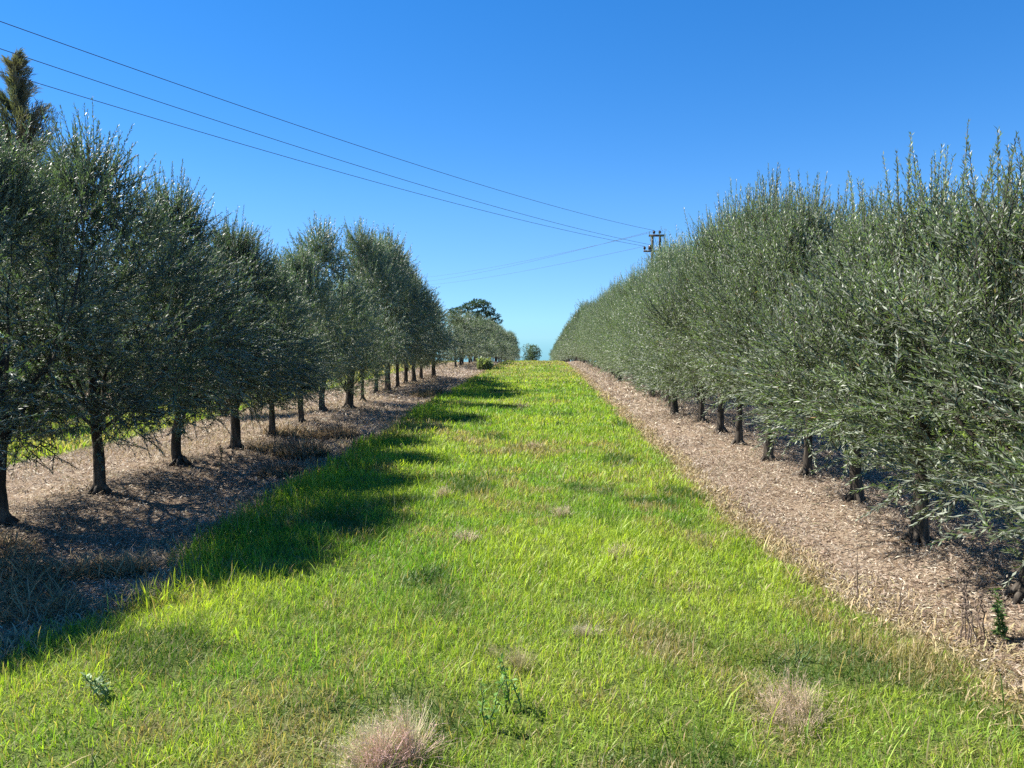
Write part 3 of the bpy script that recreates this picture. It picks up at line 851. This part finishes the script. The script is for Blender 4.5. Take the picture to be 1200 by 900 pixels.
def bushy_tree(name, px, D, toppx, wide, label, seed, col=(0.045, 0.08, 0.035), leaf=0.3):
    rng = np.random.default_rng(seed)
    x0 = (px - HX) / F * D; z0 = float(base_z(D))
    root = empty(name, (x0, D, z0)); tag(root, label, 'tree')
    H = EYE + (HY - toppx) / F * D - z0
    mb = MB(); mb.tube([(0, 0, -0.3), (0.05, 0, H * 0.35), (0, 0, H * 0.7)], [0.16, 0.12, 0.05], 8)
    C, S = [], []
    for i in range(14):
        a = rng.uniform(0, 6.28); t = rng.uniform(0.25, 0.86); r = wide * (1 - abs(t - 0.5)) * rng.uniform(0.2, 0.75)
        C.append(np.array([r * math.cos(a), r * math.sin(a), H * t])); S.append(wide * 0.42)
        mb.tube([(0, 0, H * 0.3), C[-1]], [0.06, 0.02], 5)
    link(bpy.data.objects.new('trunk', mb.mesh('trunk', M_bark)), root)
    V, Q, Co = clumps(rng, C, 350, S, leaf, 0.9, col)
    link(bpy.data.objects.new('crown', np_mesh('crown', V, [Q], col=Co, mats=[M_leaf])), root)
bushy_tree('far_tree', 624, 112, 405, 1.9, 'small bluish tree peeping over the crest at the end of the grass strip', 5, (0.13, 0.17, 0.12), 0.22)

def casuarina():
    rng = np.random.default_rng(12)
    D = 26.0
    x0 = (16 - HX) / F * D; z0 = float(gz(x0, D))
    root = empty('casuarina_tree', (x0, D, z0))
    tag(root, 'tall brown tinged casuarina with feathery drooping sprays in the upper left corner', 'tree')
    H = EYE + (HY - 58) / F * D - z0
    mb = MB()
    mb.tube([(0, 0, -0.3), (0.05, 0, H * 0.5), (0.0, 0, H * 0.85), (0.06, 0, H)], [0.24, 0.15, 0.05, 0.008], 9)
    Vs, Cs = [], []
    nb = 230
    sprays_P, sprays_D = [], []
    for i in range(nb):
        t = rng.uniform(0.2, 0.975) ** 0.8
        a = i * 2.4 + rng.uniform(-0.4, 0.4)
        L = min((0.10 + 6.2 * (1 - t) ** 1.1) * rng.uniform(0.25, 1.45), 2.3)
        d = np.array([math.cos(a), math.sin(a), rng.uniform(0.9, 1.5)]); d = d / np.linalg.norm(d)
        z = H * t - 0.5 * L * d[2]
        pts = [np.array([0, 0, z]) + d * q * L for q in np.linspace(0, 1, 6)]
        mb.tube(pts, np.linspace(0.022, 0.003, 6), 4, cap=False)
        m = int(150 * (0.2 + L))
        q = rng.uniform(0.15, 1.0, m)
        base = np.array([0, 0, z]) + d * (q * L)[:, None] + rng.normal(0, 0.02 + 0.035 * L, (m, 3))
        sprays_P.append(base)
        sprays_D.append(unit(d * 1.3 + rng.normal(0, 0.42, (m, 3)) + np.array([0, 0, 0.3])))
    P = np.concatenate(sprays_P); Dv = np.concatenate(sprays_D); k = len(P)
    ll = rng.uniform(0.14, 0.42, k); w = rng.uniform(0.007, 0.013, k)
    b = unit(np.cross(Dv, rng.normal(0, 1, (k, 3))))
    end = P + Dv * ll[:, None] - np.array([0, 0, 1]) * (0.2 * ll)[:, None]
    mid = P + Dv * (ll / 2)[:, None]
    V = np.stack([P, mid - b * w[:, None], end, mid + b * w[:, None]], 1).reshape(-1, 3)
    br = n2(P[:, 0] * 1.5, P[:, 2] * 1.2, 1.0, 91, 2)
    g = np.array([0.12, 0.13, 0.095]); bw = np.array([0.20, 0.165, 0.12])
    mix = sstep(0.35, 0.6, br)[:, None]
    col = (g * (1 - mix) + bw * mix) * rng.uniform(0.6, 1.35, (k, 1))
    link(bpy.data.objects.new('trunk', mb.mesh('trunk', M_bark)), root)
    link(bpy.data.objects.new('crown', np_mesh('crown', V, [np.arange(k)[:, None] * 4 + np.array([[0, 1, 2, 3]])], col=np.repeat(col, 4, 0), mats=[M_leaf])), root)
casuarina()

# ------------------------------------------------------------------ utility poles and wires
POLE_Y = 52.0
def pxp(px, py, d):
    return ray(px, py) * d + np.array([0, 0, EYE])
PT = pxp(769, 276, POLE_Y)
def pole_meshes():
    parts = []
    H = PT[2] - float(gz(PT[0], POLE_Y))
    for sx_ in (-0.26, 0.26):
        mb = MB(); mb.tube([(sx_, 0, -0.3), (sx_, 0, H * 0.5), (sx_, 0, H + 0.05)], [0.13, 0.11, 0.085], 12)
        parts.append(('post', mb.mesh('post', M_pole)))
    mb = MB(); mb.box((0.0, -0.13, H - 0.02), (1.05, 0.12, 0.14)); parts.append(('crossarm', mb.mesh('crossarm', M_pole, False)))
    mb = MB(); mb.box((-0.28, -0.13, H - 1.08), (1.18, 0.12, 0.12)); parts.append(('crossarm', mb.mesh('crossarm', M_pole, False)))
    mb = MB(); mb.tube([(-0.40, -0.24, H - 1.0), (-0.40, -0.24, H - 0.98), (-0.40, -0.24, H - 0.72), (-0.40, -0.24, H - 0.68)], [0.12, 0.17, 0.17, 0.08], 12)
    parts.append(('insulator', mb.mesh('insulator', M_glaze)))
    mb = MB()
    mb.tube([(-0.12, -0.02, H - 0.1), (0.14, 0.0, H - 1.0)], [0.012, 0.012], 6)
    parts.append(('brace', mb.mesh('brace', M_metal)))
    ins = []
    for (ix, iz) in ((-0.17, H + 0.06), (0.22, H + 0.06), (-0.80, H - 1.01)):
        mb = MB()
        zz = [0, 0.05, 0.06, 0.10, 0.11, 0.16, 0.17, 0.22, 0.26]
        rr = [0.025, 0.03, 0.10, 0.06, 0.11, 0.06, 0.10, 0.07, 0.03]
        mb.tube([(ix, -0.13, iz + q) for q in zz], rr, 12)
        parts.append(('insulator', mb.mesh('insulator', M_glaze)))
        ins.append(np.array([ix, -0.13, iz + 0.27]))
    return parts, ins, H
parts, INS, PH = pole_meshes()
def place_pole(loc, label):
    r = empty('utility_pole', loc)
    tag(r, label, 'utility pole', 'poles carrying the power line')
    for nm, me in parts:
        link(bpy.data.objects.new(nm, me), r)
    return r
pz0 = float(gz(PT[0], POLE_Y))
P1 = np.array([PT[0], POLE_Y, pz0])
place_pole(P1, 'dark double post utility pole with insulators standing above the right olive row')
G_W = 'three power line wires crossing the sky'
wl = ['topmost thin power line wire crossing the sky from the upper left to the pole',
      'middle thin power line wire crossing the sky from the left to the pole',
      'lowest of the three near power line wires, ending at the side insulator']
ends = []
for i, (py0, dC) in enumerate(((25, 16.0), (57, 17.0), (84, 18.2))):
    A = P1 + (INS[0], np.array([-0.40, -0.24, PH - 0.66]), INS[2])[i]
    Cc = pxp(0, py0, dC)
    s = (0.42, 0.40, 0.38)[i]
    pts = []
    for q in np.linspace(0, 1.62, 70):
        p = A + (Cc - A) * q; p[2] -= s * 4 * q * (1 - q); pts.append(p)
    mb = MB(); mb.tube(pts, 0.0095, 6)
    o = link(bpy.data.objects.new('power_line_wire', mb.mesh('power_line_wire', M_wire)))
    tag(o, wl[i], 'wire', G_W)
    ends.append(pts[-1])
G_W2 = 'faint wires running on from the pole to the left'
fl = ['uppermost faint distant wire running from the pole down to the left tree tops',
      'middle faint distant wire running from the pole down to the left tree tops',
      'lowest faint distant wire running from the pole down to the left tree tops']
for i, (py1, px1) in enumerate(((322, 500), (327, 500), (331, 500))):
    A = P1 + INS[[1, 0, 2][i]]
    E = pxp(px1, py1, 120.0)
    E = A + (E - A) * 1.25
    pts = []
    for q in np.linspace(0, 1, 50):
        p = A + (E - A) * q; p[2] -= 1.0 * 4 * q * (1 - q) * 0.6; pts.append(p)
    mb = MB(); mb.tube(pts, 0.009, 5)
    tag(link(bpy.data.objects.new('power_line_wire', mb.mesh('power_line_wire', M_wire))), fl[i], 'wire', G_W2)

# ------------------------------------------------------------------ small plants
def tuft(x, y, r, h, label, group, seed, nst=1500, col_b=(0.30, 0.30, 0.13), col_t=(0.50, 0.30, 0.27), w=0.0016, pale=True, name='seeding_grass_tuft'):
    rng = np.random.default_rng(seed)
    k = nst
    a = rng.uniform(0, 2 * PI, k); q = r * 0.5 * rng.random(k) ** 0.8
    sub = rng.normal(0, r * 0.32, (5, 2)); si = rng.integers(0, 5, k)
    px, py = q * np.cos(a) * 0.75 + sub[si, 0], q * np.sin(a) * 0.75 + sub[si, 1]
    az = a + rng.normal(0, 0.5, k)
    lean = np.clip(0.12 + 1.3 * q / r + rng.normal(0, 0.25, k), 0.05, 1.05)
    blow = np.array([-0.35, 0.25]); az = np.arctan2(np.sin(az) + blow[1] * 1.4, np.cos(az) + blow[0] * 1.4)
    clump = noise3(px * 22, py * 22, 0.5, seed); keepc = clump > 0.33
    px, py, az, lean, q, a = px[keepc], py[keepc], az[keepc], lean[keepc], q[keepc], a[keepc]; k = len(px)
    cb = np.array(col_b) * rng.uniform(0.6, 1.2, (k, 1)); ct = np.array(col_t) * rng.uniform(0.7, 1.25, (k, 1))
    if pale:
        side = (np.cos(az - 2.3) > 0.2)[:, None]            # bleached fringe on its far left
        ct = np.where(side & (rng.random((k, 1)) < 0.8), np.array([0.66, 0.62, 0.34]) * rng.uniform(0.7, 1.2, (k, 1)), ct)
    V, Q, T, C = blades(rng, px, py, np.zeros(k), h * rng.uniform(0.3, 1.15, k) * np.array([1.1, 0.7, 0.95, 0.6, 0.85])[si[keepc]], w * rng.uniform(0.7, 1.4, k), lean, cb, ct, 0.7, az)
    # hazy seed heads: short fine hairs round each stem's end
    m = k * 3
    i = rng.integers(0, k, m)
    tip = V.reshape(k, 7, 3)
    s = rng.random(m)[:, None]
    pos = tip[i, 6] * s + tip[i, 4] * (1 - s) + rng.normal(0, 0.004, (m, 3))
    d = unit(rng.normal(0, 1, (m, 3)) + unit(tip[i, 6] - tip[i, 2]) * 1.2); ll = rng.uniform(0.012, 0.035, m) * (h / 0.25)
    b = unit(np.cross(d, rng.normal(0, 1, (m, 3)))) * (w * 0.45)
    HV = np.stack([pos - b, pos + d * ll[:, None], pos + b], 1).reshape(-1, 3)
    HT = np.arange(m)[:, None] * 3 + np.array([[0, 1, 2]]) + len(V)
    HC = np.repeat(ct[i], 3, 0)
    me = np_mesh(name, np.concatenate([V, HV]), [Q, np.concatenate([T, HT])], col=np.concatenate([C, HC]), mats=[M_dry])
    o = link(bpy.data.objects.new(name, me))
    o.location = (x, y, float(gz(x, y)))
    tag(o, label, 'grass tuft', group)
    return o
G_T = 'hazy seeding grass tufts dotted over the green strip'
tuft(-0.64, 2.66, 0.19, 0.21, 'large pinkish seeding grass tuft with a bleached crest at the bottom edge', G_T, 1, nst=1500, col_b=(0.40, 0.36, 0.20), col_t=(0.78, 0.50, 0.45))
tuft(1.03, 3.08, 0.17, 0.19, 'brownish pink hazy grass tuft low on the right of the green strip', G_T, 2, nst=800, pale=False, col_b=(0.3, 0.32, 0.12), col_t=(0.66, 0.48, 0.36))
small = [(660, 597, 'small buff tuft in mid strip'), (625, 518, 'small pinkish tuft on the upper middle of the strip'), (520, 577, 'buff tuft beside the second tree shadow tip'),
         (545, 628, 'brownish tuft just right of the large tree shadow'), (612, 470, 'pale pinkish patchy tuft high on the strip near the crest'), (728, 648, 'tiny dry tuft by the thin dark stem')]
for i, (px, py, lab) in enumerate(small):
    x, d = gp(px, py + 6)
    tuft(x, d, 0.012 * d + 0.06, 0.13, lab, G_T, 20 + i, nst=240, pale=False, col_b=(0.28, 0.34, 0.08), col_t=(0.66, 0.52, 0.38), w=0.0014 + 0.0004 * d)
tuft((600 - HX) / F * 3.45, 3.45, 0.13, 0.12, 'straw coloured tuft at lower middle with dark stems beside it', G_T, 41, nst=700, pale=False, col_b=(0.25, 0.28, 0.1), col_t=(0.50, 0.42, 0.22))
tuft((690 - HX) / F * 3.85, 3.85, 0.12, 0.07, 'bleached flattened tuft right of the strip centre line', G_T, 42, nst=700, pale=False, col_b=(0.3, 0.26, 0.16), col_t=(0.62, 0.54, 0.38))

def weed(x, y, h, label, cat, group, seed, mat_col=None, leaves=0, nst=1, name='dead_weed_stalk', buds=True, spread=0.1, leaf=0.03, leaf_col=(0.10, 0.17, 0.05)):
    """thin stems with knotty seed heads or leaves"""
    rng = np.random.default_rng(seed)
    root = empty(name, (x, y, float(gz(x, y)))); tag(root, label, cat, group)
    mb = MB(); LP, LD = [], []
    for s in range(nst):
        a = rng.uniform(0, 6.28); hh = h * rng.uniform(0.65, 1.0) if s else h
        b = np.array([math.cos(a), math.sin(a), 0]) * spread * rng.uniform(0.3, 1)
        st = np.array([rng.normal(0, 0.02), rng.normal(0, 0.02), -0.02]) * (nst > 1)
        pts = [st + b * q ** 1.4 + np.array([rng.normal(0, 0.004), rng.normal(0, 0.004), hh * q]) for q in np.linspace(0, 1, 8)]
        mb.tube(pts, np.linspace(0.0045, 0.0018, 8), 5)
        if buds:
            for j in range(int(16 * hh / 0.35)):
                q = rng.uniform(0.45, 1.0); p = np.array([np.interp(q, np.linspace(0, 1, 8), [pp[c] for pp in pts]) for c in range(3)])
                d = unit(rng.normal(0, 1, 3) + np.array([0, 0, 0.8])) * rng.uniform(0.012, 0.035)
                mb.tube([p, p + d * 0.6, p + d], [0.0015, 0.006, 0.002], 5)
        for j in range(leaves):
            q = rng.uniform(0.12, 1.0); p = np.array([np.interp(q, np.linspace(0, 1, 8), [pp[c] for pp in pts]) for c in range(3)])
            LP.append(p); LD.append(unit(rng.normal(0, 1, 3) * np.array([1, 1, 0.4]) + np.array([0, 0, 0.6])))
    link(bpy.data.objects.new('stem', mb.mesh('stem', mat_col or M_twig)), root)
    if LP:
        P = np.array(LP); D = np.array(LD); k = len(P)
        ll = leaf * rng.uniform(0.6, 1.3, k); b = unit(np.cross(D, rng.normal(0, 1, (k, 3)) * 0.4 + np.array([0, 0, 1.0])))
        V = np.stack([P, P + D * (ll * .5)[:, None] - b * (ll * .17)[:, None], P + D * ll[:, None] - np.array([0, 0, 1]) * (ll * .15)[:, None], P + D * (ll * .5)[:, None] + b * (ll * .17)[:, None]], 1).reshape(-1, 3)
        col = np.repeat(np.array(leaf_col) * rng.uniform(0.7, 1.3, (k, 1)), 4, 0)
        link(bpy.data.objects.new('leaves', np_mesh('leaves', V, [np.arange(k)[:, None] * 4 + np.array([[0, 1, 2, 3]])], col=col, mats=[M_leaf])), root)
    return root
M_green_stem = rough_mat('green_stem', (0.07, 0.12, 0.04), (0.13, 0.20, 0.07), 20, 0.1)
G_D = 'dead weed stalks on the right bare strip'
for i, (px, py, h, nn, lab) in enumerate([(1125, 745, 0.40, 2, 'tall leaning dead weed stalk with brown heads at the right strip edge'),
                                          (1140, 752, 0.36, 3, 'cluster of knotty dead weed stalks right of the tall leaning one'),
                                          (1155, 745, 0.27, 2, 'shorter dark dead weed beside the small green sapling at right'),
                                          (1005, 698, 0.36, 1, 'single thin dark dead stalk standing at the edge of the green strip'),
                                          (1054, 712, 0.20, 1, 'short reddish dead stalk between the single stalk and the weed cluster')]):
    x, y = gp(px, py)
    weed(x, y, h, lab, 'dead weed', G_D, 60 + i, nst=nn, spread=0.09 if nn > 1 else 0.02, buds=(i < 3))
x, y = gp(1173, 748)
weed(x, y, 0.27, 'small green leafy sapling among the dead weeds near the right border', 'sapling', None, 70, M_green_stem, leaves=70, nst=3, name='sapling', buds=False, spread=0.07, leaf=0.035)
G_P = 'leafy weeds standing in the green strip'
for i, (px, py, h, nn, lab) in enumerate([(570, 850, 0.22, 2, 'slender dark green weed at the bottom beside the straw coloured tuft'), (602, 835, 0.24, 3, 'bushy dark green weed at the lower middle of the strip'),
                                          (745, 690, 0.24, 1, 'thin arched dark stem right of mid strip'),
                                          (935, 770, 0.16, 4, 'grey green leafy weed near the right side of the strip'), (125, 815, 0.16, 4, 'fresh green leafy weed in the lower left tree shadow')]):
    x, y = gp(px, py)
    weed(x, y, h, lab, 'weed', G_P, 80 + i, M_green_stem, leaves=0 if i == 3 else 34, nst=nn, name='leafy_weed', buds=False, spread=0.09, leaf=0.030, leaf_col=(0.17, 0.30, 0.07) if i != 4 else (0.26, 0.34, 0.18))
G_B = 'dry weeds along the foot of the left row'
for i, (px, py, h, nn, lv, lab) in enumerate([(257, 548, 0.30, 2, 30, 'green tinged weed between the bent trunk and the flared one'), (271, 552, 0.34, 1, 0, 'thin dry stalk close left of the flared trunk'),
                                              (298, 556, 0.32, 2, 0, 'pair of thin dry stalks in front of the flared trunk'), (323, 552, 0.55, 1, 0, 'tall dark dry stem between flared trunk and dry brush'),
                                              (220, 512, 0.35, 1, 0, 'slim stake like stem close behind the bent trunk'), (455, 470, 0.7, 3, 20, 'dry twiggy sapling at the end of the near tree shadows')]):
    x, y = gp(px, py)
    weed(x, y, h, lab, 'dry weed', G_B, 100 + i, leaves=lv, nst=nn, name='dry_weed', spread=0.06, leaf_col=(0.12, 0.15, 0.06))
def brush(px, py, r, h, label, seed, green=0.0):
    rng = np.random.default_rng(seed)
    x, y = gp(px, py)
    root = empty('dry_brush', (x, y, float(gz(x, y)))); tag(root, label, 'dry brush', 'heaps of dry brush in the left row')
    mb = MB(); k = 110
    for i in range(k):
        a = rng.uniform(0, 6.28); q = r * 0.5 * math.sqrt(rng.random()); d = np.array([math.cos(a), math.sin(a), 0])
        L = h * rng.uniform(0.5, 1.1)
        p0 = d * q; p1 = p0 + d * L * rng.uniform(0.1, 0.5) + np.array([0, 0, L * 0.6]) + rng.normal(0, 0.03, 3); p2 = p1 + d * L * rng.uniform(0.1, 0.5) + np.array([0, 0, L * rng.uniform(0.1, 0.4)]) + rng.normal(0, 0.04, 3)
        mb.tube([p0 - np.array([0, 0, 0.03]), p1, p2], [0.0045, 0.0035, 0.0015], 4, cap=False)
    link(bpy.data.objects.new('twigs', mb.mesh('twigs', M_twig)), root)
    m = 2600
    a = rng.uniform(0, 6.28, m); q = r * 0.8 * np.sqrt(rng.random(m)); c = np.array([0.50, 0.40, 0.28]) * rng.uniform(0.5, 1.25, (m, 1))
    gsel = (rng.random((m, 1)) < green); c = np.where(gsel, np.array([0.07, 0.12, 0.04]), c)
    V, Q, T, C = blades(rng, q * np.cos(a), q * np.sin(a), np.zeros(m), h * rng.uniform(0.3, 1.0, m) * (1.1 - 0.6 * q / r), np.full(m, 0.011), rng.uniform(0.2, 1, m), c * 0.7, c, 0.7, a)
    link(bpy.data.objects.new('stalks', np_mesh('stalks', V, [Q, T], col=C, mats=[M_dry])), root)
brush(355, 530, 0.42, 0.30, 'largest heap of tangled dry brown brush under the left row', 31, 0.12)
brush(330, 550, 0.3, 0.2, 'low brown brush heap just in front of the largest heap', 32, 0.05)
brush(395, 508, 0.42, 0.28, 'straw coloured brush heap before the stoutest leaning trunk', 33, 0.02)
brush(505, 462, 0.7, 0.4, 'dark brush heap where the left row nears the pale gap', 34, 0.3)
# pale shrub seen beyond the pale gap
def shrub(px, d, r, h, label, seed, col, zoff=0.0, x=None):
    rng = np.random.default_rng(seed)
    xx = (px - HX) / F * d if x is None else x
    root = empty('shrub', (xx, d, float(gz(xx, d)))); tag(root, label, 'shrub')
    mb = MB(); C, S = [], []
    for i in range(12):
        a = rng.uniform(0, 6.28); q = r * rng.uniform(0.1, 0.6)
        p = np.array([q * math.cos(a), q * math.sin(a), h * rng.uniform(0.35, 0.8)]); C.append(p); S.append(r * 0.42)
        mb.tube([(0, 0, -0.05), p * np.array([0.6, 0.6, 0.5]), p], [0.03, 0.02, 0.008], 5)
    link(bpy.data.objects.new('stem', mb.mesh('stem', M_twig)), root)
    V, Q, Co = clumps(rng, C, 900 / max(r, 0.3), S, 0.09 + 0.002 * d, 1.0, col)
    link(bpy.data.objects.new('foliage', np_mesh('foliage', V, [Q], col=Co, mats=[M_leaf])), root)
shrub(568, 37, 0.40, 0.6, 'pale olive green round shrub at the foot of the distant left olives', 51, (0.26, 0.29, 0.15))
shrub(0, 15.2, 1.1, 2.2, 'sunlit yellow green shrub glimpsed through the gap behind the bent trunk', 52, (0.16, 0.27, 0.05), x=(255 - HX) / F * 15.2)
shrub(0, 12.6, 0.8, 1.3, 'sunlit yellow green bush glimpsed low behind the trunk at the left border', 53, (0.16, 0.27, 0.05), x=(16 - HX) / F * 12.6)
